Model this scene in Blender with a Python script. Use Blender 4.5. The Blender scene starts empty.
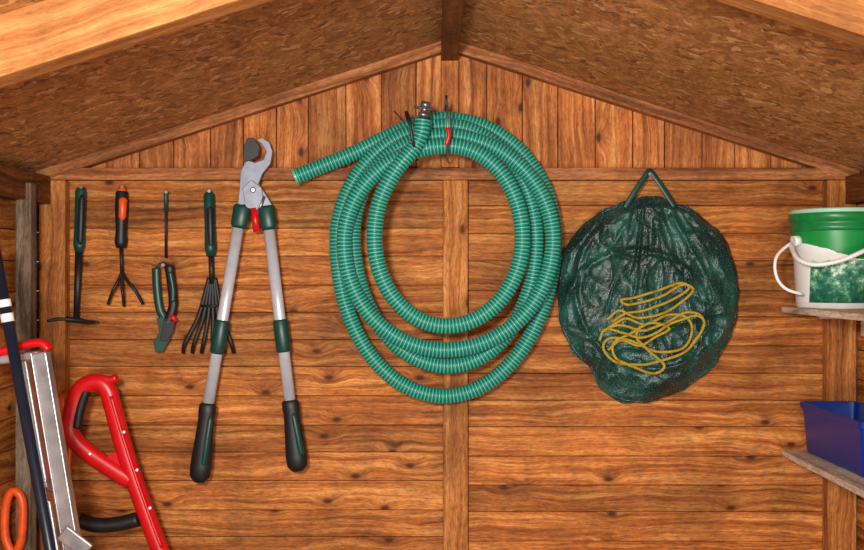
import bpy, bmesh, math, random
from mathutils import Vector, Matrix, noise
random.seed(4)
D=2.2; S=450.0; H=1.5
def W(px,py,y=0.0):
    s=(D+y)/D/S
    return Vector(((px-432)*s, y, H+(275-py)*s))
def L(n,y=0.0): return n*(D+y)/D/S
sc=bpy.context.scene
try:
    sc.view_settings.view_transform='Standard'
    sc.view_settings.look='None'
except Exception: pass

# ---------------- materials ----------------
def newmat(name):
    m=bpy.data.materials.new(name); m.use_nodes=True
    nt=m.node_tree; b=nt.nodes['Principled BSDF']
    return m,nt,b
def N(nt,t,**k):
    n=nt.nodes.new(t)
    for a,v in k.items(): setattr(n,a,v)
    return n
def math_(nt,op,a,b=None,c=None):
    n=nt.nodes.new('ShaderNodeMath'); n.operation=op
    for i,v in enumerate((a,b,c)):
        if v is None: continue
        if isinstance(v,(int,float)): n.inputs[i].default_value=v
        else: nt.links.new(v,n.inputs[i])
    return n.outputs[0]
def ramp(nt,fac,stops):
    r=nt.nodes.new('ShaderNodeValToRGB'); e=r.color_ramp.elements
    while len(e)<len(stops): e.new(0.5)
    for i,(p,c) in enumerate(stops):
        e[i].position=p; e[i].color=(c[0],c[1],c[2],1) if not isinstance(c,(int,float)) else (c,c,c,1)
    nt.links.new(fac,r.inputs[0]); return r.outputs[0]
def mixc(nt,mode,fac,a,b):
    n=nt.nodes.new('ShaderNodeMix'); n.data_type='RGBA'; n.blend_type=mode
    for i,v in ((0,fac),(6,a),(7,b)):
        if isinstance(v,(int,float)): n.inputs[i].default_value=v if i==0 else (v,v,v,1)
        elif isinstance(v,tuple): n.inputs[i].default_value=(v[0],v[1],v[2],1)
        else: nt.links.new(v,n.inputs[i])
    return n.outputs[2]
def bump(nt,b,h,strength=.3,dist=.002):
    n=nt.nodes.new('ShaderNodeBump'); n.inputs['Strength'].default_value=strength; n.inputs['Distance'].default_value=dist
    nt.links.new(h,n.inputs['Height']); nt.links.new(n.outputs[0],b.inputs['Normal'])
def srgb(r,g,b):
    f=lambda c:(c/255/12.92) if c/255<=.04045 else ((c/255+.055)/1.055)**2.4
    return (f(r),f(g),f(b))
def ramp_val(nt,x,a,bb,hi=.9):
    n=nt.nodes.new('ShaderNodeMapRange'); n.inputs[1].default_value=a; n.inputs[2].default_value=bb; n.inputs[3].default_value=hi; n.inputs[4].default_value=0
    nt.links.new(x,n.inputs[0]); return n.outputs[0]
def wood(name,axis,dark,mid,light,knots=True,rough=.62,speck=.8):
    m,nt,b=newmat(name)
    tc=N(nt,'ShaderNodeTexCoord'); sp=N(nt,'ShaderNodeSeparateXYZ'); nt.links.new(tc.outputs['Object'],sp.inputs[0])
    at=N(nt,'ShaderNodeAttribute'); at.attribute_name='rnd'; rnd=at.outputs['Fac']
    al,ac,dp={'x':(0,2,1),'y':(1,2,0),'z':(2,0,1)}[axis]
    u=math_(nt,'MULTIPLY_ADD',rnd,17.3,sp.outputs[al]); v=math_(nt,'MULTIPLY_ADD',rnd,5.7,sp.outputs[ac]); d=sp.outputs[dp]
    cb=N(nt,'ShaderNodeCombineXYZ')
    nt.links.new(math_(nt,'MULTIPLY',u,6.0),cb.inputs[0]); nt.links.new(math_(nt,'MULTIPLY',v,11.0),cb.inputs[1])
    vo=N(nt,'ShaderNodeTexVoronoi'); vo.voronoi_dimensions='2D'; vo.inputs['Scale'].default_value=1.0
    nt.links.new(cb.outputs[0],vo.inputs['Vector'])
    sc_=N(nt,'ShaderNodeSeparateColor'); nt.links.new(vo.outputs['Color'],sc_.inputs[0])
    on=math_(nt,'GREATER_THAN',sc_.outputs[0],0.62 if knots else 2.0)
    near=math_(nt,'MULTIPLY',math_(nt,'SUBTRACT',1.0,math_(nt,'MINIMUM',math_(nt,'MULTIPLY',vo.outputs['Distance'],3.6),1.0)),on)
    cw=N(nt,'ShaderNodeCombineXYZ'); nt.links.new(math_(nt,'MULTIPLY',u,5.0),cw.inputs[0]); nt.links.new(math_(nt,'MULTIPLY',v,6.0),cw.inputs[1])
    nw=N(nt,'ShaderNodeTexNoise'); nw.inputs['Scale'].default_value=1; nw.inputs['Detail'].default_value=2; nt.links.new(cw.outputs[0],nw.inputs['Vector'])
    v1=math_(nt,'MULTIPLY_ADD',nw.outputs[0],.035,v)
    v2=math_(nt,'MULTIPLY_ADD',near,0.014,v1)
    cg=N(nt,'ShaderNodeCombineXYZ')
    nt.links.new(math_(nt,'MULTIPLY',u,2.6),cg.inputs[0]); nt.links.new(math_(nt,'MULTIPLY',v2,75.0),cg.inputs[1]); nt.links.new(math_(nt,'MULTIPLY',d,75.0),cg.inputs[2])
    n1=N(nt,'ShaderNodeTexNoise'); n1.inputs['Scale'].default_value=1.0; n1.inputs['Detail'].default_value=7; n1.inputs['Roughness'].default_value=.68; n1.inputs['Distortion'].default_value=.3
    nt.links.new(cg.outputs[0],n1.inputs['Vector'])
    col=ramp(nt,n1.outputs[0],[(.30,dark),(.48,mid),(.66,light)])
    cf=N(nt,'ShaderNodeCombineXYZ')
    nt.links.new(math_(nt,'MULTIPLY',u,60.0),cf.inputs[0]); nt.links.new(math_(nt,'MULTIPLY',v2,300.0),cf.inputs[1]); nt.links.new(math_(nt,'MULTIPLY',d,300.0),cf.inputs[2])
    n2=N(nt,'ShaderNodeTexNoise'); n2.inputs['Scale'].default_value=1.0; n2.inputs['Detail'].default_value=5; n2.inputs['Roughness'].default_value=.7
    nt.links.new(cf.outputs[0],n2.inputs['Vector'])
    fine=ramp(nt,n2.outputs[0],[(.33,.40),(.5,.92),(.68,1.3)])
    col=mixc(nt,'MULTIPLY',speck,col,fine)
    n3=N(nt,'ShaderNodeTexNoise'); n3.inputs['Scale'].default_value=6; n3.inputs['Detail'].default_value=8; n3.inputs['Roughness'].default_value=.7; nt.links.new(tc.outputs['Object'],n3.inputs['Vector'])
    col=mixc(nt,'MULTIPLY',.85,col,ramp(nt,n3.outputs[0],[(.36,.5),(.58,1.0)]))
    val=math_(nt,'MULTIPLY_ADD',rnd,.52,.68)
    cc=N(nt,'ShaderNodeCombineColor'); [nt.links.new(val,cc.inputs[i]) for i in range(3)]
    col=mixc(nt,'MULTIPLY',1.0,col,cc.outputs[0])
    halo=math_(nt,'MULTIPLY',ramp_val(nt,vo.outputs['Distance'],.07,.2,.4),on)
    col=mixc(nt,'MIX',halo,col,(dark[0]*.9,dark[1]*.9,dark[2]*.9))
    kn=math_(nt,'MULTIPLY',ramp_val(nt,vo.outputs['Distance'],.035,.085),on)
    col=mixc(nt,'MIX',kn,col,(dark[0]*.4,dark[1]*.33,dark[2]*.33))
    nt.links.new(col,b.inputs['Base Color']); b.inputs['Roughness'].default_value=rough
    b.inputs['Specular IOR Level'].default_value=.2
    bump(nt,b,n2.outputs[0],.6,.002)
    return m
def plain(name,c,rough=.45,metal=0,spec=.5,var=.25,scale=60,bmp=.1):
    m,nt,b=newmat(name)
    tc=N(nt,'ShaderNodeTexCoord')
    n=N(nt,'ShaderNodeTexNoise'); n.inputs['Scale'].default_value=scale; n.inputs['Detail'].default_value=5
    nt.links.new(tc.outputs['Object'],n.inputs['Vector'])
    col=mixc(nt,'MULTIPLY',1.0,c,ramp(nt,n.outputs[0],[(.3,1-var),(.65,1.0)]))
    nt.links.new(col,b.inputs['Base Color']); b.inputs['Roughness'].default_value=rough; b.inputs['Metallic'].default_value=metal
    b.inputs['Specular IOR Level'].default_value=spec
    if bmp: bump(nt,b,n.outputs[0],bmp,.001)
    return m
wd=(srgb(108,55,20),srgb(186,107,46),srgb(230,158,84))
M_wx=wood('shiplap_wood_x','x',*wd)
M_wy=wood('shiplap_wood_y','y',*wd)
M_wz=wood('gable_wood_z','z',srgb(110,56,24),srgb(184,106,50),srgb(222,152,88))
M_post=wood('post_wood','z',srgb(118,64,25),srgb(188,112,50),srgb(224,154,86))
M_beamx=wood('beam_wood_x','x',srgb(146,86,42),srgb(184,116,60),srgb(208,144,84),knots=False,speck=.45)
M_railx=wood('rail_wood_x','x',srgb(100,56,28),srgb(158,94,50),srgb(192,130,80),knots=False)
M_beamy=wood('beam_wood_y','y',srgb(80,42,18),srgb(125,72,34),srgb(155,96,50),knots=False)
M_shelf=wood('shelf_wood','y',srgb(175,145,120),srgb(228,204,180),srgb(250,234,216),knots=False)
M_grey=wood('weathered_wood','z',srgb(78,60,44),srgb(120,100,82),srgb(150,134,116),knots=False,rough=.8)
def osb():
    m,nt,b=newmat('osb_board')
    tc=N(nt,'ShaderNodeTexCoord')
    nz=N(nt,'ShaderNodeTexNoise'); nz.inputs['Scale'].default_value=18; nz.inputs['Detail'].default_value=4; nt.links.new(tc.outputs['Object'],nz.inputs['Vector'])
    ad=N(nt,'ShaderNodeVectorMath',operation='MULTIPLY_ADD'); nt.links.new(nz.outputs['Color'],ad.inputs[0]); ad.inputs[1].default_value=(.09,.09,.09); nt.links.new(tc.outputs['Object'],ad.inputs[2])
    def lay(scl,rot):
        mp=N(nt,'ShaderNodeMapping'); mp.inputs['Scale'].default_value=scl; mp.inputs['Rotation'].default_value=(0,0,rot); nt.links.new(ad.outputs[0],mp.inputs[0])
        v=N(nt,'ShaderNodeTexVoronoi'); v.inputs['Scale'].default_value=1; nt.links.new(mp.outputs[0],v.inputs['Vector'])
        s=N(nt,'ShaderNodeSeparateColor'); nt.links.new(v.outputs['Color'],s.inputs[0]); return s
    s1=lay((95,38,50),.5); s2=lay((40,120,50),-.3); s3=lay((60,100,50),.9)
    c1=ramp(nt,s1.outputs[0],[(0,srgb(168,108,52)),(.5,srgb(194,130,68)),(1,srgb(212,148,84))])
    c2=ramp(nt,s2.outputs[1],[(0,.76),(.6,.94),(1,1.1)])
    col=mixc(nt,'MULTIPLY',1.0,c1,c2)
    chip=math_(nt,'GREATER_THAN',s3.outputs[2],.94)
    col=mixc(nt,'MIX',math_(nt,'MULTIPLY',chip,.7),col,srgb(238,184,124))
    chd=math_(nt,'LESS_THAN',s3.outputs[0],.07)
    col=mixc(nt,'MIX',math_(nt,'MULTIPLY',chd,.6),col,srgb(92,52,26))
    nf=N(nt,'ShaderNodeTexNoise'); nf.inputs['Scale'].default_value=150; nf.inputs['Detail'].default_value=6; nt.links.new(tc.outputs['Object'],nf.inputs['Vector'])
    col=mixc(nt,'MULTIPLY',.8,col,ramp(nt,nf.outputs[0],[(.35,.6),(.58,1.0)]))
    nt.links.new(col,b.inputs['Base Color']); b.inputs['Roughness'].default_value=.7
    bump(nt,b,nf.outputs[0],.3,.0015)
    return m
M_osb=osb()
M_black=plain('black_rubber',srgb(22,24,26),.5)
M_dkgreen=plain('dark_green_plastic',srgb(8,66,58),.4)
M_red=plain('red_plastic',srgb(214,18,26),.33,var=.15)
M_orange=plain('orange_plastic',srgb(230,85,20),.4)
M_steel=plain('galvanised_steel',srgb(150,152,158),.38,.85)
M_dksteel=plain('dark_steel',srgb(40,38,38),.5,.4)
M_alu=plain('aluminium',srgb(205,207,212),.3,.75,var=.35,scale=30)
M_tube=plain('silver_painted_tube',srgb(204,207,216),.3,.25,var=.12)
M_grey_bl=plain('grey_coated_blade',srgb(134,140,152),.38,.35)
M_blue=plain('blue_plastic',srgb(0,44,140),.35,var=.15)
M_white=plain('white_plastic',srgb(238,239,238),.4,var=.06)
M_yel=plain('yellow_rope_fibre',srgb(190,160,40),.7,var=.5,scale=300,bmp=.6)
M_navy=plain('dark_blue_tube',srgb(24,34,50),.3)
M_floor=wood('floor_wood','y',srgb(90,60,36),srgb(130,92,56),srgb(160,118,76))
def hose_mat():
    m,nt,b=newmat('ribbed_hose_plastic')
    uv=N(nt,'ShaderNodeUVMap'); uv.uv_map='UVMap'; sp=N(nt,'ShaderNodeSeparateXYZ'); nt.links.new(uv.outputs[0],sp.inputs[0])
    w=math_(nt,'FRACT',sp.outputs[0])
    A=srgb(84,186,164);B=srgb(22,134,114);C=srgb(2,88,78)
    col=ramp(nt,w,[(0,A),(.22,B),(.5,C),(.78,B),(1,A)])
    nt.links.new(col,b.inputs['Base Color']); b.inputs['Roughness'].default_value=.33
    return m
M_hose=hose_mat()
def bag_mat():
    m,nt,b=newmat('woven_green_tarpaulin')
    tc=N(nt,'ShaderNodeTexCoord')
    wv=N(nt,'ShaderNodeTexWave'); wv.bands_direction='X'; wv.inputs['Scale'].default_value=120; wv.inputs['Distortion'].default_value=1.0; nt.links.new(tc.outputs['Object'],wv.inputs['Vector'])
    wz=N(nt,'ShaderNodeTexWave'); wz.bands_direction='Z'; wz.inputs['Scale'].default_value=120; wz.inputs['Distortion'].default_value=1.0; nt.links.new(tc.outputs['Object'],wz.inputs['Vector'])
    h=math_(nt,'MULTIPLY',wv.outputs['Fac'],wz.outputs['Fac'])
    n=N(nt,'ShaderNodeTexNoise'); n.inputs['Scale'].default_value=14; n.inputs['Detail'].default_value=5; n.inputs['Roughness'].default_value=.55; nt.links.new(tc.outputs['Object'],n.inputs['Vector'])
    ns=N(nt,'ShaderNodeTexNoise'); ns.inputs['Scale'].default_value=330; ns.inputs['Detail'].default_value=2; nt.links.new(tc.outputs['Object'],ns.inputs['Vector'])
    c=ramp(nt,n.outputs[0],[(.34,srgb(6,42,40)),(.5,srgb(10,64,58)),(.68,srgb(32,98,88))])
    c=mixc(nt,'MULTIPLY',.6,c,ramp(nt,h,[(0,.4),(.5,1.05)]))
    c=mixc(nt,'MIX',ramp(nt,ns.outputs[0],[(.58,0.0),(.72,.35)]),c,srgb(140,190,180))
    nt.links.new(c,b.inputs['Base Color']); b.inputs['Roughness'].default_value=.27
    b.inputs['Specular IOR Level'].default_value=.7
    hh=math_(nt,'MULTIPLY_ADD',h,.4,ns.outputs[0]); bump(nt,b,hh,.6,.0015)
    return m
M_bag=bag_mat()
def bucket_mat():
    m,nt,b=newmat('printed_bucket')
    tc=N(nt,'ShaderNodeTexCoord'); sp=N(nt,'ShaderNodeSeparateXYZ'); nt.links.new(tc.outputs['Generated'],sp.inputs[0])
    z=sp.outputs[2]; x=sp.outputs[0]
    n=N(nt,'ShaderNodeTexNoise'); n.inputs['Scale'].default_value=4; n.inputs['Detail'].default_value=4; nt.links.new(tc.outputs['Generated'],n.inputs['Vector'])
    zz=math_(nt,'MULTIPLY_ADD',math_(nt,'SUBTRACT',n.outputs[0],.5),.10,z)
    zt=math_(nt,'MULTIPLY_ADD',x,.35,zz)
    ng=N(nt,'ShaderNodeTexNoise'); ng.inputs['Scale'].default_value=11; ng.inputs['Detail'].default_value=8; ng.inputs['Roughness'].default_value=.75; nt.links.new(tc.outputs['Generated'],ng.inputs['Vector'])
    g2=math_(nt,'MULTIPLY_ADD',z,.35,ng.outputs[0])
    grass=ramp(nt,g2,[(.48,srgb(12,78,66)),(.60,srgb(34,116,88)),(.70,srgb(120,176,140)),(.76,srgb(224,236,228))])
    k=math_(nt,'MULTIPLY',math_(nt,'LESS_THAN',z,.58),math_(nt,'GREATER_THAN',x,.10))
    white=mixc(nt,'MIX',math_(nt,'GREATER_THAN',zt,.80),srgb(236,238,236),srgb(16,142,64))
    col=mixc(nt,'MIX',k,white,grass)
    k2=math_(nt,'LESS_THAN',z,.07); col=mixc(nt,'MIX',k2,col,srgb(225,228,225))
    nt.links.new(col,b.inputs['Base Color']); b.inputs['Roughness'].default_value=.35
    return m
M_bucket=bucket_mat()

# ---------------- geometry helpers ----------------
def finish(bm,name,mat,smooth=False,bevel=0,segs=2):
    me=bpy.data.meshes.new(name); bm.normal_update(); bm.to_mesh(me); bm.free()
    o=bpy.data.objects.new(name,me); sc.collection.objects.link(o)
    if mat: me.materials.append(mat)
    if smooth:
        for p in me.polygons: p.use_smooth=True
    if bevel:
        md=o.modifiers.new('bev','BEVEL'); md.width=bevel; md.segments=segs; md.limit_method='ANGLE'
    return o
def add_box(bm,a,b,rnd=None,lay=None):
    x0,y0,z0=a;x1,y1,z1=b
    vs=[bm.verts.new(p) for p in ((x0,y0,z0),(x1,y0,z0),(x1,y1,z0),(x0,y1,z0),(x0,y0,z1),(x1,y0,z1),(x1,y1,z1),(x0,y1,z1))]
    for f in ((0,3,2,1),(4,5,6,7),(0,1,5,4),(1,2,6,5),(2,3,7,6),(3,0,4,7)): bm.faces.new([vs[i] for i in f])
    if lay is not None:
        for v in vs: v[lay]=rnd
    return vs
def box(name,a,b,mat,bevel=.002,rnd=.5):
    bm=bmesh.new(); lay=bm.verts.layers.float.new('rnd')
    lo=[min(a[i],b[i]) for i in range(3)]; hi=[max(a[i],b[i]) for i in range(3)]
    add_box(bm,lo,hi,rnd,lay); return finish(bm,name,mat,bevel=bevel)
def group(name,parts):
    e=bpy.data.objects.new(name,None); e.empty_display_size=.05; sc.collection.objects.link(e)
    c=Vector(); n=0
    for p in parts:
        for v in p.data.vertices[:50]: c+=p.matrix_basis@v.co; n+=1
    e.location=c/max(n,1)
    for p in parts:
        p.parent=e; p.matrix_parent_inverse=Matrix.Translation(-e.location)
    return e
def cat(pts,step=.01):
    P=[Vector(p) for p in pts]; P=[P[0]*2-P[1]]+P+[P[-1]*2-P[-2]]
    out=[]
    for i in range(1,len(P)-2):
        p0,p1,p2,p3=P[i-1:i+3]; n=max(1,int((p2-p1).length/step))
        for k in range(n):
            t=k/n
            out.append(.5*((2*p1)+(p2-p0)*t+(2*p0-5*p1+4*p2-p3)*t*t+(3*p1-3*p2+p3-p0)*t**3))
    out.append(P[-2]); return out
def tube(name,pts,rad,mat,seg=12,closed=False,uvpitch=None,flat=None,cap=True,bevel=0):
    n=len(pts); bm=bmesh.new(); uvl=bm.loops.layers.uv.new('UVMap')
    T=[]
    for i in range(n):
        if closed: t=pts[(i+1)%n]-pts[i-1]
        else: t=pts[min(i+1,n-1)]-pts[max(i-1,0)]
        T.append(t.normalized())
    up=Vector((0,1,0)) if abs(T[0].y)<.9 else Vector((1,0,0))
    nx=(up-T[0]*up.dot(T[0])).normalized(); rings=[]; dist=0; ds=[]
    for i in range(n):
        if i: 
            nx=(nx-T[i]*nx.dot(T[i])).normalized(); dist+=(pts[i]-pts[i-1]).length
        ds.append(dist); by=T[i].cross(nx)
        r=rad(i,dist) if callable(rad) else (rad[i] if isinstance(rad,(list,tuple)) else rad)
        a,b=flat or (1,1)
        rings.append([bm.verts.new(pts[i]+nx*math.cos(2*math.pi*k/seg)*r*a+by*math.sin(2*math.pi*k/seg)*r*b) for k in range(seg)])
    for i in range(n if closed else n-1):
        A=rings[i];B=rings[(i+1)%n]
        for k in range(seg):
            f=bm.faces.new((A[k],A[(k+1)%seg],B[(k+1)%seg],B[k])); f.smooth=True
            if uvpitch:
                for l,(dd) in zip(f.loops,(ds[i],ds[i],ds[min(i+1,n-1)],ds[min(i+1,n-1)])):
                    l[uvl].uv=(dd/uvpitch,0)
    if cap and not closed:
        bm.faces.new(rings[0][::-1]); bm.faces.new(rings[-1])
    bmesh.ops.recalc_face_normals(bm,faces=bm.faces)
    return finish(bm,name,mat)
def rod(name,p,q,r,mat,r2=None,seg=14,n=2,flat=None):
    pts=[Vector(p).lerp(Vector(q),i/(n-1)) for i in range(n)]
    rr=[r+(( r2 if r2 is not None else r)-r)*i/(n-1) for i in range(n)]
    return tube(name,pts,rr,mat,seg,flat=flat)
def prof(name,p,q,rs,mat,seg=16,flat=None,bevel=0):
    p=Vector(p);q=Vector(q)
    return tube(name,[p.lerp(q,t) for t,_ in rs],[r for _,r in rs],mat,seg,flat=flat)
def poly(name,pp,y,th,mat,bevel=.0012):
    bm=bmesh.new()
    vs=[bm.verts.new(W(a,b,y)) for a,b in pp]
    f=bm.faces.new(vs)
    r=bmesh.ops.extrude_face_region(bm,geom=[f])
    for v in r['geom']:
        if isinstance(v,bmesh.types.BMVert): v.co.y-=th
    bmesh.ops.recalc_face_normals(bm,faces=bm.faces)
    return finish(bm,name,mat,bevel=bevel)
def nail(px,py,y0=0.0,y1=-.035,nm='nail'):
    b=W(px,py,y1); a=Vector((b.x,y0+.004,b.z))
    return prof(nm,a,b,[(0,.0018),(.93,.0018),(.93,.0038),(1,.0038)],M_steel,10)

# ---------------- shell ----------------
XL,XR,XC=-.87,.94,.038
YF=-1.85
ZR=2.02; SL=.322
def roofz(x): return ZR-SL*abs(x-XC)
RAILZ=H+(275-174)/S
bm=bmesh.new(); lay=bm.verts.layers.float.new('rnd')
for (x0,x1,off) in ((XL,XC-.002,0),(XC-.001,XR,.006)):
    z=RAILZ+.0; zz=z-off; bh=.0625
    add_box(bm,(x0,0,zz),(x1,.014,RAILZ+.01),random.random(),lay)
    while zz>0:
        h=bh*random.uniform(.94,1.06); lo=max(0,zz-h); r=random.random()
        vs=add_box(bm,(x0,0,lo),(x1,.014,zz-.0018),r,lay)
        for v in vs:
            if v.co.z>lo+.01 and v.co.y<.001: v.co.y=.0035
        zz=lo
        if lo<=0: break
add_box(bm,(XL,.012,0),(XR,.018,RAILZ),.1,lay)
wall_back=finish(bm,'wall_back',M_wx,bevel=.0012)
bm=bmesh.new(); lay=bm.verts.layers.float.new('rnd')
def gpoly(a,b,y0,y1,z0,r,dz=.0005):
    ps=[(a,z0),(b,z0),(b,roofz(b)-dz),(a,roofz(a)-dz)]
    F=[bm.verts.new((p[0],y0,p[1])) for p in ps]; B=[bm.verts.new((p[0],y1,p[1])) for p in ps]
    bm.faces.new(F); bm.faces.new(B[::-1])
    for k in range(4): bm.faces.new((F[k],B[k],B[(k+1)%4],F[(k+1)%4]))
    for v in F+B: v[lay]=r
x=XL
while x<XR-.005:
    w=random.uniform(.07,.084); x1=min(x+w,XR)
    if XR-x1<.02: x1=XR
    r=random.random(); z0=RAILZ+.008
    a,b=x,x1-.002
    y0=random.uniform(0,.002)
    for (a,b) in ([(a,b)] if not (a<XC<b) else [(a,XC),(XC,b)]): gpoly(a,b,y0,.016,z0,r)
    x=x1
for (a,b) in ((XL,XC),(XC,XR)): gpoly(a,b,.0155,.022,RAILZ-.01,.1)  # backing added behind the boards to stop sky light leaking through the gaps
bmesh.ops.recalc_face_normals(bm,faces=bm.faces)
gable=finish(bm,'wall_back_gable',M_wz,bevel=.0012)
for nm,xa,xb in (('wall_left',XL-.014,XL),('wall_right',XR,XR+.014)):
    bm=bmesh.new(); lay=bm.verts.layers.float.new('rnd'); zz=roofz(XL)-.002
    while zz>0:
        lo=max(0,zz-.065); vs=add_box(bm,(xa,YF,lo),(xb,.014,zz-.002),random.random(),lay); zz=lo
    add_box(bm,(xa-.004 if xa<0 else xb,YF,0),(xa if xa<0 else xb+.004,.014,roofz(XL)-.002),.1,lay)
    finish(bm,nm,M_wy,bevel=.0012)
bm=bmesh.new(); lay=bm.verts.layers.float.new('rnd'); x=XL-.014
while x<XR+.01:
    add_box(bm,(x,-3.2,-.02),(min(x+.118,XR+.014),.014,0),random.random(),lay); x+=.12
finish(bm,'floor',M_floor,bevel=.001)
bm=bmesh.new()
for sx in (-1,1):
    xe=XL-.05 if sx<0 else XR+.05
    c=[(XC,YF-.05,ZR),(xe,YF-.05,roofz(xe)),(xe,.05,roofz(xe)),(XC,.05,ZR)]
    A=[bm.verts.new(p) for p in c]; B=[bm.verts.new((p[0],p[1],p[2]+.012)) for p in c]
    bm.faces.new(A); bm.faces.new(B[::-1])
    for k in range(4): bm.faces.new((A[k],B[k],B[(k+1)%4],A[(k+1)%4]))
bmesh.ops.recalc_face_normals(bm,faces=bm.faces)
finish(bm,'ceiling',M_osb)
def rafter(name,side,y0,y1,h,mat,xend=None,rnd=.5,xstart=0.0):
    xe=xend if xend is not None else (XL if side<0 else XR)
    a=Vector((XC+side*xstart,0,roofz(XC+side*xstart))); b=Vector((xe,0,roofz(xe)))
    ln=(b-a).length; ang=math.atan2(b.z-a.z,b.x-a.x)
    bm=bmesh.new(); lay=bm.verts.layers.float.new('rnd')
    if side>0: add_box(bm,(0,y1,-h),(ln,y0,-.0005),rnd,lay)
    else: add_box(bm,(0,y1,.0005),(ln,y0,h),rnd,lay)
    o=finish(bm,name,mat,bevel=.0015); o.location=a; o.rotation_euler=(0,-ang,0)
    return o
rafter('trim_1',-1,-.0005,-.03,.024,M_railx,rnd=.6); rafter('trim_2',1,-.0005,-.03,.024,M_railx,rnd=.6)
for i,yy in enumerate((-.90,-1.7)):
    rafter('rafter_%d'%(2*i+1),-1,yy,yy-.045,.076,M_beamx,rnd=.6,xstart=.022,xend=XL+.045)
    rafter('rafter_%d'%(2*i+2),1,yy-.05,yy-.095,.068,M_beamx,rnd=.5,xstart=.022,xend=XR-.045)
box('ridge_beam',(XC-.018,YF,1.972),(XC+.018,-.001,ZR-.008),M_beamy,rnd=.4)
box('top_plate_left',(XL+.0005,YF,1.655),(XL+.035,-.031,1.716),M_beamy,rnd=.25)
box('top_plate_right',(XR-.035,YF,1.655),(XR-.0005,-.031,1.716),M_beamy,rnd=.25)
box('trim_3',(XL,-.028,H+(275-181)/S),(XR,-.0005,H+(275-169)/S),M_railx,rnd=.75)
box('trim_4',(XC-.0135,-.026,0.0),(XC+.041,-.0005,H+(275-181)/S-.0005),M_post,rnd=.62)
box('trim_5',(XC-.018,-.026,H+(275-168.5)/S),(XC+.02,-.0005,1.9715),M_wz,rnd=.62)
box('trim_6',((44-432)/S,-.03,0),((70-432)/S,-.0005,1.708),M_post,rnd=.4)
box('trim_7',((822-432)/S,-.03,0),((851-432)/S,-.0005,1.708),M_post,rnd=.3)

# ---------------- shelves ----------------
for z,nm in ((1.418,'wall_shelf'),(1.104,'wall_shelf')):
    a=box('board',(.765,-.62,z),(XR-.0005,-.032,z+.013),M_shelf,rnd=1.0)
    p=[a]
    for yy in (-.06,-.55):
        p.append(box('bracket',(XR-.014,yy-.02,z-.05),(XR-.0005,yy,z-.0002),M_shelf))
        p.append(box('batten',(XR-.11,yy-.02,z-.012),(XR-.014,yy,z-.0002),M_shelf))
    group(nm,p)

# ---------------- bucket ----------------
def lathe(name,prof_,c,mat,seg=48):
    bm=bmesh.new(); R=[]
    for r,z in prof_:
        R.append([bm.verts.new((c[0]+r*math.cos(2*math.pi*k/seg),c[1]+r*math.sin(2*math.pi*k/seg),c[2]+z)) for k in range(seg)])
    for i in range(len(R)-1):
        for k in range(seg):
            f=bm.faces.new((R[i][k],R[i][(k+1)%seg],R[i+1][(k+1)%seg],R[i+1][k])); f.smooth=True
    bm.faces.new(R[0][::-1])
    if prof_[-1][0]>0 : bm.faces.new(R[-1])
    return finish(bm,name,mat)
bc=(.843,-.135,1.4315)
body=lathe('body',[(.076,0),(.079,.004),(.0875,.165),(.088,.17)],bc,M_bucket)
rim=lathe('rim',[(.0875,.158),(.091,.158),(.092,.168),(.0895,.172),(.0895,.178),(.094,.180),(.094,.194),(.090,.198),(.084,.198),(.083,.190)],bc,plain('green_rim',srgb(20,130,66),.35))
lid=lathe('lid',[(.0835,.188),(.0945,.197),(.0945,.203),(.078,.205),(.07,.199)],bc,plain('translucent_lid',srgb(170,215,190),.35,var=.05))
ear=rod('ear',(bc[0]-.084,bc[1]-.02,bc[2]+.14),(bc[0]-.098,bc[1]-.022,bc[2]+.138),.011,M_white)
ear2=rod('ear_b',(bc[0]+.055,bc[1]-.068,bc[2]+.14),(bc[0]+.062,bc[1]-.08,bc[2]+.138),.009,M_white)
hp=cat([W(791,243,-.16),W(782,250,-.17),W(776,258,-.18),W(775,270,-.185),W(779,282,-.19),W(788,290,-.2),W(802,294,-.2)],.006)
h1=tube('handle_end',hp,.0033,M_white,10)
hp2=cat([W(791,246,-.165),W(797,258,-.215),W(810,264,-.24),W(825,264,-.255),W(845,259,-.262),W(866,250,-.262),W(885,242,-.215)],.002)
h2=tube('handle',hp2,lambda i,d:.0046*(1+.14*math.cos(d/.001)),M_white,10)
group('plastic_bucket',[body,rim,lid,ear,ear2,h1,h2])

# ---------------- blue crate ----------------
def crate():
    bm=bmesh.new(); cx=.861; cy=-.2; z0=1.1175; hgt=.108
    def ring(hx,hy,z,r):
        out=[]
        for (sx,sy,a0) in ((1,1,0),(-1,1,90),(-1,-1,180),(1,-1,270)):
            for k in range(5):
                a=math.radians(a0+90*k/4); out.append(bm.verts.new((cx+sx*(hx-r)+r*math.cos(a),cy+sy*(hy-r)+r*math.sin(a),z)))
        return out
    spec=[(.048,.14,z0,.012),(.052,.145,z0+.004,.012),(.058,.152,z0+hgt-.014,.012),(.063,.157,z0+hgt-.014,.014),(.064,.158,z0+hgt,.014),(.058,.152,z0+hgt,.012),(.05,.142,z0+.006,.01)]
    R=[ring(*s) for s in spec]; n=20
    for i in range(len(R)-1):
        for k in range(n): bm.faces.new((R[i][k],R[i][(k+1)%n],R[i+1][(k+1)%n],R[i+1][k]))
    bm.faces.new(R[0][::-1]); bm.faces.new(R[-1])
    bmesh.ops.recalc_face_normals(bm,faces=bm.faces)
    finish(bm,'blue_storage_box',M_blue,bevel=.0015)
crate()

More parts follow.
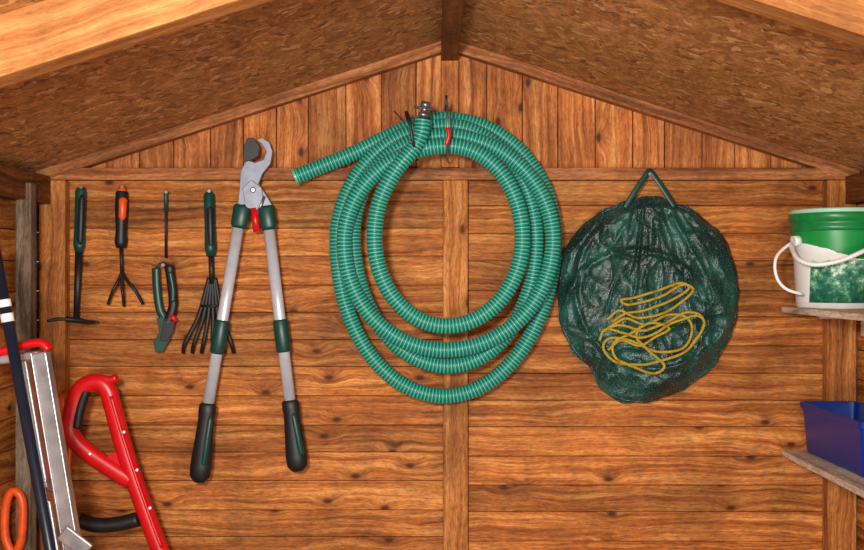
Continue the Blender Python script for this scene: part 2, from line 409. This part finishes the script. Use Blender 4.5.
# ---------------- hose ----------------
rights=[553,538,551,524,520]; lefts=[336,353,345,373,374]; bots=[396,366,350,326,326]; tops=[119,126,136,146,146]
cxh,cyh=446,240
def lerp_(a,t):
    i=int(min(t,len(a)-1.001)); f=t-i; f=f*f*(3-2*f); return a[i]*(1-f)+a[i+1]*f
ctl=[]
for a,b,y in ((295,177,-.066),(320,167,-.064),(352,154,-.06),(385,138,-.055),(415,125,-.052)): ctl.append(W(a,b,y))
steps=int(3.9*16)
for i in range(steps+1):
    t=i/16.0; th=math.pi/2-2*math.pi*t
    c,s=math.cos(th),math.sin(th)
    if c>0: rx=lerp_(rights,int(t+.001))-cxh
    else: rx=cxh-lerp_(lefts,int(t))
    if s>0: ry=cyh-lerp_(tops,t)
    else: ry=lerp_(bots,int(t))-cyh
    px=cxh+rx*c+ 2*math.sin(t*9); py=cyh-ry*s
    ctl.append(W(px,py,-.05-.031*t))
ctl.append(W(414,148,-.166)); ctl.append(W(421,134,-.168)); ctl.append(W(423,120,-.168))
path=cat(ctl,.0019)
pitch=.0076
hr=L(7.7,-.07)
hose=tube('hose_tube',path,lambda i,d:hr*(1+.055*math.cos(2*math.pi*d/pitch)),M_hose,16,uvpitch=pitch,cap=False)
parts=[hose]
d0=(path[1]-path[0]).normalized()
parts.append(tube('bore',[path[0]-d0*.0005,path[0]+d0*.02],hr*.8,M_black,16))
parts.append(tube('end_ring',[path[0]-d0*.001,path[0]+d0*.004],hr*1.03,M_hose,16,cap=False))
parts.append(prof('connector',W(422,122,-.168),W(426,102,-.168),[(0,.008),(.25,.008),(.25,.011),(.45,.011),(.45,.007),(.7,.007),(.7,.010),(1,.010)],M_steel))
parts.append(rod('connector_lever',W(414,107,-.168),W(434,110,-.168),.003,M_steel))
def strap(px,z0,z1,y0,y1,r,mat,nm,tilt=0):
    pts=[]
    cx_=W(px,0,-.1).x; cz=(z0+z1)/2; cy=(y0+y1)/2
    for k in range(48):
        a=2*math.pi*k/48; ca,sa=math.cos(a),math.sin(a)
        q=lambda v:math.copysign(abs(v)**.7,v)
        pts.append(Vector((cx_-tilt*sa,cy+q(ca)*(y1-y0)/2,cz+q(sa)*(z1-z0)/2)))
    return tube(nm,pts,r,mat,8,closed=True,flat=(.6,1.8))
parts.append(strap(412,W(0,160,-.1).z,W(0,114,-.1).z,-.031,-.192,.0018,M_black,'cable_tie',.012))
parts.append(strap(447,W(0,161,-.1).z,W(0,108,-.1).z,-.0285,-.192,.0012,M_steel,'wire_loop'))
parts.append(tube('strap_clip',cat([W(447,128,-.196),W(449,135,-.197),W(446,145,-.196)],.004),.0042,M_red,10))
parts.append(rod('tie_tail',W(402,120,-.14),W(394,111,-.14),.0014,M_black))
hz=W(0,107,-.1).z; hx=W(446,108,-.1).x
parts.append(prof('hanging_hook',(hx,-.02,hz),(hx,-.15,hz),[(0,.003),(.96,.003),(.96,.005),(1,.005)],M_dksteel))
parts.append(rod('hook_tip',(hx,-.146,hz),(hx,-.148,hz+.016),.0025,M_dksteel))
group('garden_hose',parts)

# ---------------- pop-up bag ----------------
out=[(0,738,300),(0,734,262),(0,717,230),(0,693,211),(0,674,203),(0,660,197),(0,645,196),(0,628,201),(0,604,210),(0,581,226),(0,566,246),(0,560,275),(0,558,305),(0,563,332),(0,574,352),(0,591,368),(0,601,390),(0,624,402),(0,648,403),(0,672,393),(0,698,379),(0,722,352),(0,735,325)]
BCX,BCY=648,300
ang=sorted([(math.atan2(BCY-b,a-BCX)%(2*math.pi),math.hypot(a-BCX,b-BCY)) for _,a,b in out])
def brad(th):
    th%=2*math.pi; n=len(ang)
    for i in range(n):
        a0,r0=ang[i]; a1,r1=ang[(i+1)%n]
        if i==n-1: a1+=2*math.pi
        if a0<=th<=a1: f=(th-a0)/(a1-a0); f=f*f*(3-2*f)*.5+f*.5; return r0*(1-f)+r1*f
    return ang[0][1]
def ridge(q,s=2.6): 
    a=abs(noise.noise(q))*s
    return (1-min(1,a))**1.5
def bagy(px,py):
    th=math.atan2(BCY-py,px-BCX); rr=math.hypot(px-BCX,py-BCY); t=min(rr/brad(th),1)
    dome=.038*max(0,1-t**3.2)**.7
    a2=math.atan2(py-150,px-650); dd=math.hypot(px-650,py-150)
    q=Vector((a2*5.5,dd*.012,0.4))
    w=.011*ridge(q)+.006*ridge(Vector((a2*11,dd*.02,7.4)))
    v=Vector((px*.02,py*.035,4.3))
    w+=.009*ridge(v+Vector((noise.noise(v)*1.0,noise.noise(v+Vector((5,5,5)))*1.0,0)))
    w+=.0035*ridge(Vector((px*.06+py*.02,py*.05-px*.03,2.2)))
    dr=math.hypot(px-656,(py-288))-81
    w+=.010*math.exp(-(dr/3.2)**2)
    dr2=math.hypot(px-636,(py-324))-74
    w+=.007*math.exp(-(dr2/3.2)**2)
    return -.022-dome-w*min(1,(1-t)*6+.15)
bm=bmesh.new(); NR,NA=120,320
F=[];Bk=[]
for i in range(1,NR+1):
    t=(i/NR)**.85; ring=[];
    for k in range(NA):
        th=2*math.pi*k/NA; r=brad(th)*t*(1+ (.03*noise.noise(Vector((math.cos(th)*6,math.sin(th)*6,2)))*t))
        px,py=BCX+r*math.cos(th),BCY-r*math.sin(th); ring.append(bm.verts.new(W(px,py,bagy(px,py))))
    F.append(ring)
c=bm.verts.new(W(BCX,BCY,bagy(BCX,BCY)))
for k in range(NA): bm.faces.new((c,F[0][k],F[0][(k+1)%NA]))
for i in range(NR-1):
    for k in range(NA): bm.faces.new((F[i][k],F[i+1][k],F[i+1][(k+1)%NA],F[i][(k+1)%NA]))
prev=F[-1]
for t,yy in ((.97,-.012),(.6,-.006)):
    ring=[]
    for k in range(NA):
        th=2*math.pi*k/NA; r=brad(th)*t
        ring.append(bm.verts.new(W(BCX+r*math.cos(th),BCY-r*math.sin(th),yy)))
    for k in range(NA): bm.faces.new((prev[k],ring[k],ring[(k+1)%NA],prev[(k+1)%NA]))
    prev=ring
bm.faces.new(prev)
bmesh.ops.recalc_face_normals(bm,faces=bm.faces)
bag=finish(bm,'fabric_body',M_bag,smooth=True)
bp=[bag]
rimp=[]
for k in range(90):
    th=2*math.pi*k/90; r=brad(th)*.98; rimp.append(W(BCX+r*math.cos(th),BCY-r*math.sin(th),-.026))
bp.append(tube('hoop_rim',rimp,.0036,M_bag,8,closed=True))
bp.append(tube('strap_handle',cat([W(625,208,-.045),W(636,190,-.045),W(647,174,-.042),W(650,171,-.04),W(653,174,-.042),W(662,187,-.045),W(675,207,-.045)],.004),.0052,M_dkgreen,8,flat=(.35,1.2)))
def rope(pp,nm,off=0.004):
    raw=cat([(a,b,0) for a,b in pp],1.2)
    raw=[Vector((p.x+2.6*noise.noise(Vector((i*.05,off*900,1))),p.y+2.6*noise.noise(Vector((i*.05,off*900,8))),0)) for i,p in enumerate(raw)]
    ys=[bagy(p.x,p.y) for p in raw]; n=len(ys)
    pts=[]
    for i,p in enumerate(raw):
        yy=min(ys[max(0,i-5):i+6]); pts.append(W(p.x,p.y,yy-off))
    for _ in range(3): pts=[pts[0]]+[(pts[i-1]+pts[i]*2+pts[i+1])/4 for i in range(1,n-1)]+[pts[-1]]
    return tube(nm,pts,lambda i,d:.0031*(1+.2*math.cos(d/.001)),M_yel,8)
bp.append(rope([(606,320),(620,312),(640,318),(664,314),(682,302),(694,290),(684,285),(664,294),(645,303),(628,306),(622,300),(640,296),(662,289),(680,283),(688,288),(672,299),(650,308),(628,313),(612,322)],'rope_a',.003))
bp.append(rope([(604,333),(622,326),(645,330),(668,322),(690,312),(702,318),(698,338),(685,352),(664,360),(640,364),(616,362),(603,348),(610,338),(634,342),(658,352),(682,347),(693,330),(686,317),(668,316),(646,324),(626,320),(608,328)],'rope_b',.006))
bp.append(rope([(608,350),(622,340),(640,346),(656,336),(670,328),(650,324),(630,333),(612,344),(614,356),(632,366),(655,373),(664,366),(650,352),(636,338),(640,328)],'rope_c',.009))
bp.append(rope([(600,340),(606,328),(624,334),(640,338),(660,330),(680,320),(696,316),(704,322),(700,336),(690,348)],'rope_d',.011))
bp.append(nail(650,174,0,-.05))
group('popup_garden_bag',bp)

# ---------------- loppers ----------------
y=-.056
lp=[]
lp.append(poly('hook_jaw',[(240,190),(241,172),(247,160),(256,163),(264,160),(267,152),(262,144),(257,140),(263,138),(270,143),(273,152),(271,164),(263,174),(259,184),(266,194),(273,206),(262,208),(250,204),(238,206)],y,.007,M_grey_bl))
lp.append(poly('cutting_blade',[(243,163),(244,146),(248,138),(254,138),(260,146),(259,156),(252,160)],y-.0075,.004,M_black))
lp.append(poly('pivot_plate',[(243,188),(252,180),(262,188),(264,200),(258,210),(246,208)],y-.0075,.006,M_grey_bl))
lp.append(prof('pivot_bolt',W(253,190,y),W(253,190,y-.022),[(0,.006),(.85,.006),(1,.004)],M_steel))
lp.append(rod('spring_bumper',W(254,208,y-.008),W(257,232,y-.008),.008,M_red))
lp.append(rod('bumper_bolt',W(264,196,y-.01),W(258,214,y-.01),.004,M_steel))
for (a,b,c_,d_,e_,f_,nm) in ((243,205,238,228,208,405,'l'),(265,206,269,230,290,402,'r')):
    lp.append(prof('collar_'+nm,W(a,b,y-.006),W(c_,d_,y-.006),[(0,.015),(.1,.02),(.85,.0175),(1,.014)],M_dkgreen,flat=(.55,1)))
    p=W(c_,d_,y-.006);q=W(e_,f_,y-.004)
    lp.append(rod('tube_'+nm,p,q,.0125,M_tube,flat=(.7,1)))
    lp.append(prof('band_'+nm,p.lerp(q,.52),p.lerp(q,.71),[(0,.0135),(.05,.0162),(.95,.0162),(1,.0135)],M_dkgreen,flat=(.75,1)))
for (a,b,c_,d_,nm) in ((208,403,199,482,'l'),(290,400,298,471,'r')):
    lp.append(prof('grip_'+nm,W(a,b,y-.004),W(c_,d_,y-.004),[(0,.014),(.03,.0185),(.12,.019),(.2,.0175),(.35,.0185),(.8,.0235),(.93,.022),(1,.012)],M_black,flat=(.7,1)))
    lp.append(prof('grip_inlay_'+nm,W(a+3,b+12,y-.012),W(c_+4,d_-14,y-.013),[(0,.004),(.1,.008),(.9,.010),(1,.005)],M_dkgreen,flat=(.8,.8)))
for px in (247,262): lp.append(nail(px,214,0,-.052))
group('garden_loppers',lp)

# ---------------- hand tools ----------------
y=-.022
t=[]
t.append(prof('handle',W(81,188,y),W(79,252,y),[(0,.008),(.05,.0125),(.5,.0118),(.9,.0128),(1,.009)],M_dkgreen,flat=(.8,1)))
t.append(prof('grip_core',W(82,194,y-.006),W(80,246,y-.006),[(0,.003),(.1,.0075),(.9,.0075),(1,.003)],M_black,flat=(.9,1)))
t.append(rod('shaft',W(79,250,y),W(76,322,y),.0085,M_black,.006,flat=(.8,1)))
pb=cat([W(47,321,y-.012),W(60,319,y-.006),W(76,320,y),W(88,322,y-.004),W(98,322,y-.01)],.005)
t.append(tube('pick_blade',pb,[.0025+.0035*math.sin(math.pi*min(1,i/(len(pb)-1))) for i in range(len(pb))],M_dksteel,8))
t.append(nail(81,187,0,-.03))
group('hand_hoe',t)
t=[]
t.append(prof('handle',W(122,189,y),W(121,248,y),[(0,.006),(.06,.0135),(.3,.0145),(.7,.012),(.9,.014),(1,.011)],M_black))
t.append(prof('grip_inlay',W(123,196,y-.007),W(122,222,y-.007),[(0,.003),(.15,.0095),(.8,.0085),(1,.003)],M_orange))
t.append(prof('hang_cap',W(122,186,y),W(122,194,y),[(0,.005),(.5,.010),(1,.012)],M_orange))
t.append(rod('shaft',W(121,246,y),W(122,274,y),.004,M_dksteel))
for i,(a,b,c_,d_) in enumerate(((117,283,108,304),(122,288,124,306),(128,282,143,304))):
    t.append(tube('tine_%d'%i,cat([W(122,272,y),W(a,b,y-.012),W((a+c_)/2,(b+d_)/2-2,y-.014),W(c_,d_,y-.002)],.004),.0036,M_dksteel,8))
t.append(nail(122,187,0,-.03))
group('hand_cultivator',t)
t=[]
t.append(rod('rod',W(166,194,y+.008),W(166,258,y+.008),.0030,M_dksteel))
t.append(prof('rod_grip',W(166,192,y+.008),W(166,212,y+.008),[(0,.004),(.1,.005),(1,.0042)],M_dkgreen))
t.append(nail(166,192,0,-.03))
group('hooked_weeder',t)
t=[]; y=-.03
t.append(tube('handle_l',cat([W(156,268,y),W(157,290,y),W(160,310,y),W(167,322,y)],.004),.0092,M_dkgreen,10,flat=(.7,1)))
t.append(tube('handle_r',cat([W(169,266,y-.004),W(172,288,y-.004),W(173,306,y-.004),W(168,322,y-.004)],.004),.0102,M_black,10,flat=(.7,1)))
t.append(tube('handle_r_inlay',cat([W(170,272,y-.009),W(173,288,y-.009),W(173,302,y-.009)],.004),.0060,M_dkgreen,8))
t.append(poly('blade',[(157,318),(168,314),(174,326),(170,340),(163,352),(156,352),(154,342),(160,332)],y,.006,M_dkgreen))
t.append(poly('counter_blade',[(165,318),(175,322),(173,334),(166,342),(160,340)],y-.0065,.004,M_black))
t.append(prof('pivot',W(168,322,y),W(168,322,y-.015),[(0,.004),(1,.003)],M_dksteel))
t.append(rod('safety_catch',W(171,315,y-.010),W(176,321,y-.010),.0055,M_red))
t.append(nail(163,265,0,-.04))
t.append(tube('hanging_loop',cat([W(156,268,y),W(160,263,y),W(166,263,y),W(169,266,y)],.003),.0015,M_black,6))
group('secateurs',t)
t=[]; y=-.018
t.append(prof('handle',W(209,192,y),W(211,256,y),[(0,.007),(.05,.0125),(.5,.0118),(.88,.0135),(1,.01)],M_dkgreen))
t.append(prof('grip_inlay',W(210,204,y-.006),W(211,250,y-.006),[(0,.003),(.1,.008),(.9,.008),(1,.003)],M_black))
t.append(rod('shaft',W(211,254,y),W(212,284,y),.006,M_black))
for i in range(6):
    x1=186+i*9.2; xm=212+(x1-212)*.55
    t.append(tube('tine_%d'%i,cat([W(212+(i-2.5)*1.2,278,y),W(212+(x1-212)*.3,296,y-.002),W(xm,318,y-.006),W(x1-1,343,y-.006),W(x1-(3 if i<3 else -2),353,y+.008)],.005),.0042,M_dksteel,8,flat=(.6,1.1)))
t.append(rod('crossbar',W(201,306,y-.006),W(222,306,y-.006),.003,M_dksteel))
t.append(nail(209,191,0,-.03))
group('hand_rake',t)

# ---------------- left corner items ----------------
a=W(26,183,-.15); 
pl=box('weathered_timber_pole',(a.x-.016,-.166,0),(a.x+.016,-.134,a.z),M_grey,bevel=.003,rnd=.6)
def ext(p,q,z=0.0):
    f=(p.z-z)/(p.z-q.z); return p.lerp(q,f)
p=W(-8,235,-.53); q=W(50,548,-.53); ft=ext(p,q,.01)
t=[rod('pole',p,ft,.0095,M_navy,seg=16)]
for f0,f1 in ((.07,.078),(.085,.094)):
    t.append(rod('collar',p.lerp(ft,f0),p.lerp(ft,f1),.0108,M_white))
t.append(rod('foot_cap',ft+Vector((0,0,.03)),ft,.014,M_black))
group('telescopic_pole',t)
def bar(nm,p,q,w,d,mat):
    p=Vector(p);q=Vector(q); ax=(q-p).normalized(); yy=Vector((0,1,0)); yy=(yy-ax*yy.dot(ax)).normalized(); xx=ax.cross(yy)
    if xx.length<.1: xx=Vector((1,0,0))
    bm=bmesh.new(); V=[]
    for c in (p,q):
        for sx,sy in ((-1,-1),(1,-1),(1,1),(-1,1)): V.append(bm.verts.new(c+xx*sx*w/2+yy*sy*d/2))
    for f in ((0,1,2,3),(7,6,5,4),(0,4,5,1),(1,5,6,2),(2,6,7,3),(3,7,4,0)): bm.faces.new([V[i] for i in f])
    bmesh.ops.recalc_face_normals(bm,faces=bm.faces)
    return finish(bm,nm,mat,bevel=.004,segs=3)
t=[]
p1=W(41,352,-.45);q1=ext(p1,W(74,550,-.45)); p2=W(22,356,-.27);q2=ext(p2,W(55,550,-.27))
t.append(bar('stile_front',p1,q1,.027,.022,M_alu)); t.append(bar('stile_rear',p2,q2,.024,.022,M_alu))
t.append(bar('stile_flange',p1+Vector((-.0125,-.012,0)),q1+Vector((-.0125,-.012,0)),.004,.006,M_alu))
t.append(bar('stile_flange_b',p1+Vector((.0125,-.012,0)),q1+Vector((.0125,-.012,0)),.004,.006,M_alu))
for f in (.19,.42,.62,.82):
    t.append(bar('step',p1.lerp(q1,f),p2.lerp(q2,f),.025,.03,M_alu))
t.append(tube('red_top_cap',cat([W(-14,357,-.45),W(5,351,-.45),W(25,345,-.45),W(42,343,-.45),W(50,350,-.45)],.006),.010,M_red,12,flat=(1.2,.8)))
t.append(bar('top_brace',W(-10,361,-.445),W(40,355,-.445),.016,.02,M_alu))
t.append(bar('hinge_plate',W(62,532,-.468),W(88,552,-.468),.03,.006,M_alu))
group('folded_stepladder',t)
y=-.13
t=[]
loop=cat([W(170,572,y),W(158,545,y),W(142,502,y),W(126,455,y),W(113,408,y),W(108,391,y),W(100,383,y),W(88,384,y),W(79,392,y),W(73,410,y),W(70,430,y),W(78,444,y),W(94,457,y),W(112,469,y),W(131,481,y)],.006)
t.append(tube('handle_frame',loop,.0185,M_red,14,flat=(.8,1)))
t.append(tube('handle_flange',cat([W(79,384,y),W(95,378,y),W(110,380,y),W(117,377,y)],.004),.011,M_red,12,flat=(.9,.8)))
t.append(tube('inner_grip',cat([W(86,391,y-.004),W(80,410,y-.004),W(77,428,y-.004)],.004),.010,M_black,10))
t.append(tube('moulded_rib',cat([W(111,396,y-.0135),W(122,434,y-.0145),W(135,474,y-.0145),W(152,522,y-.0145),W(162,548,y-.0145)],.01),.004,M_red,8))
t.append(poly('gusset',[(104,458),(118,450),(126,474),(120,476)],y+.004,.010,M_red))
for a,b in ((124,432),(137,470),(150,508),(90,454)):
    t.append(prof('screw',W(a,b,y-.01),W(a,b,y-.0205),[(0,.0032),(1,.0028)],M_white,8))
t.append(tube('black_arm',cat([W(80,520,y),W(96,525,y),W(118,524,y),W(139,519,y)],.006),.0175,M_black,12,flat=(1,.9)))
bs=W(170,572,y); be=Vector((bs.x+.12,-.11,.04))
t.append(rod('shaft',bs,be,.014,M_black))
t.append(prof('motor_head',be+Vector((-.02,0,.12)),be+Vector((0,0,-.03)),[(0,.02),(.2,.045),(.8,.05),(1,.02)],M_red,20))
group('grass_trimmer',t)
# orange extension lead hung on the corner post
pts=[]
for k in range(150):
    a=2*math.pi*k/50; r=1+.03*math.sin(k*.35)+.01*(k//50)
    pts.append(W(57+13*math.cos(a)*r,448+52*math.sin(a)*r,-.042-.004*math.sin(k*.5)-.010*(k/50)))
t=[tube('cable',pts,.0055,M_orange,10)]
t.append(nail(57,399,-.028,-.085))
t.append(prof('plug',W(63,393,-.083),W(65,420,-.083),[(0,.008),(.2,.013),(1,.011)],M_orange))
group('orange_extension_lead',t)
# spade with an orange D-grip standing in the corner
y=-.21
c0=W(14,520,y); t=[]
t.append(tube('d_grip',cat([c0+Vector((-.004,0,-.07)),c0+Vector((-.018,0,-.03)),c0+Vector((-.016,0,.03)),c0+Vector((-.004,0,.058)),c0+Vector((.012,0,.05)),c0+Vector((.018,0,.02)),c0+Vector((.014,0,-.04)),c0+Vector((.002,0,-.07))],.006),.0085,M_orange,12))
ft=Vector((c0.x,y,.22))
t.append(rod('shaft',c0+Vector((0,0,-.065)),ft,.012,M_black))
bm=bmesh.new(); V=[]
prf=[(-.012,.26),(-.022,.23),(-.022,.03),(0,0.002),(.09,.002),(.10,.03),(.10,.21),(.06,.23),(.012,.26)]
A=[bm.verts.new((ft.x-.003,y+.03-u,v)) for u,v in prf]; B=[bm.verts.new((ft.x+.003,y+.03-u,v)) for u,v in prf]
bm.faces.new(A); bm.faces.new(B[::-1])
for k in range(len(prf)): bm.faces.new((A[k],B[k],B[(k+1)%len(prf)],A[(k+1)%len(prf)]))
bmesh.ops.recalc_face_normals(bm,faces=bm.faces)
t.append(finish(bm,'blade',M_steel,bevel=.001))
group('garden_spade',t)

# ---------------- lights ----------------
w=bpy.data.worlds.new('world'); sc.world=w; w.use_nodes=True
w.node_tree.nodes['Background'].inputs[0].default_value=(1,.97,.93,1); w.node_tree.nodes['Background'].inputs[1].default_value=.34
def area(nm,loc,tgt,size,e,col=(1,1,1)):
    l=bpy.data.lights.new(nm,'AREA'); l.energy=e; l.size=size; l.color=col
    o=bpy.data.objects.new(nm,l); o.location=loc; o.rotation_euler=(Vector(tgt)-Vector(loc)).to_track_quat('-Z','Y').to_euler(); sc.collection.objects.link(o)
area('camera_flash',(-.2,-2.2,1.66),(.03,0,1.55),.14,33,(1,.96,.9))
area('doorway_light',(.1,-2.9,1.0),(0,0,1.75),1.0,28,(1,.96,.9))
cam=bpy.data.cameras.new('camera'); cam.sensor_width=36; cam.lens=36*D/(864/S)
co=bpy.data.objects.new('camera',cam); co.location=(0,-D,H); co.rotation_euler=(math.pi/2,0,0); sc.collection.objects.link(co); sc.camera=co
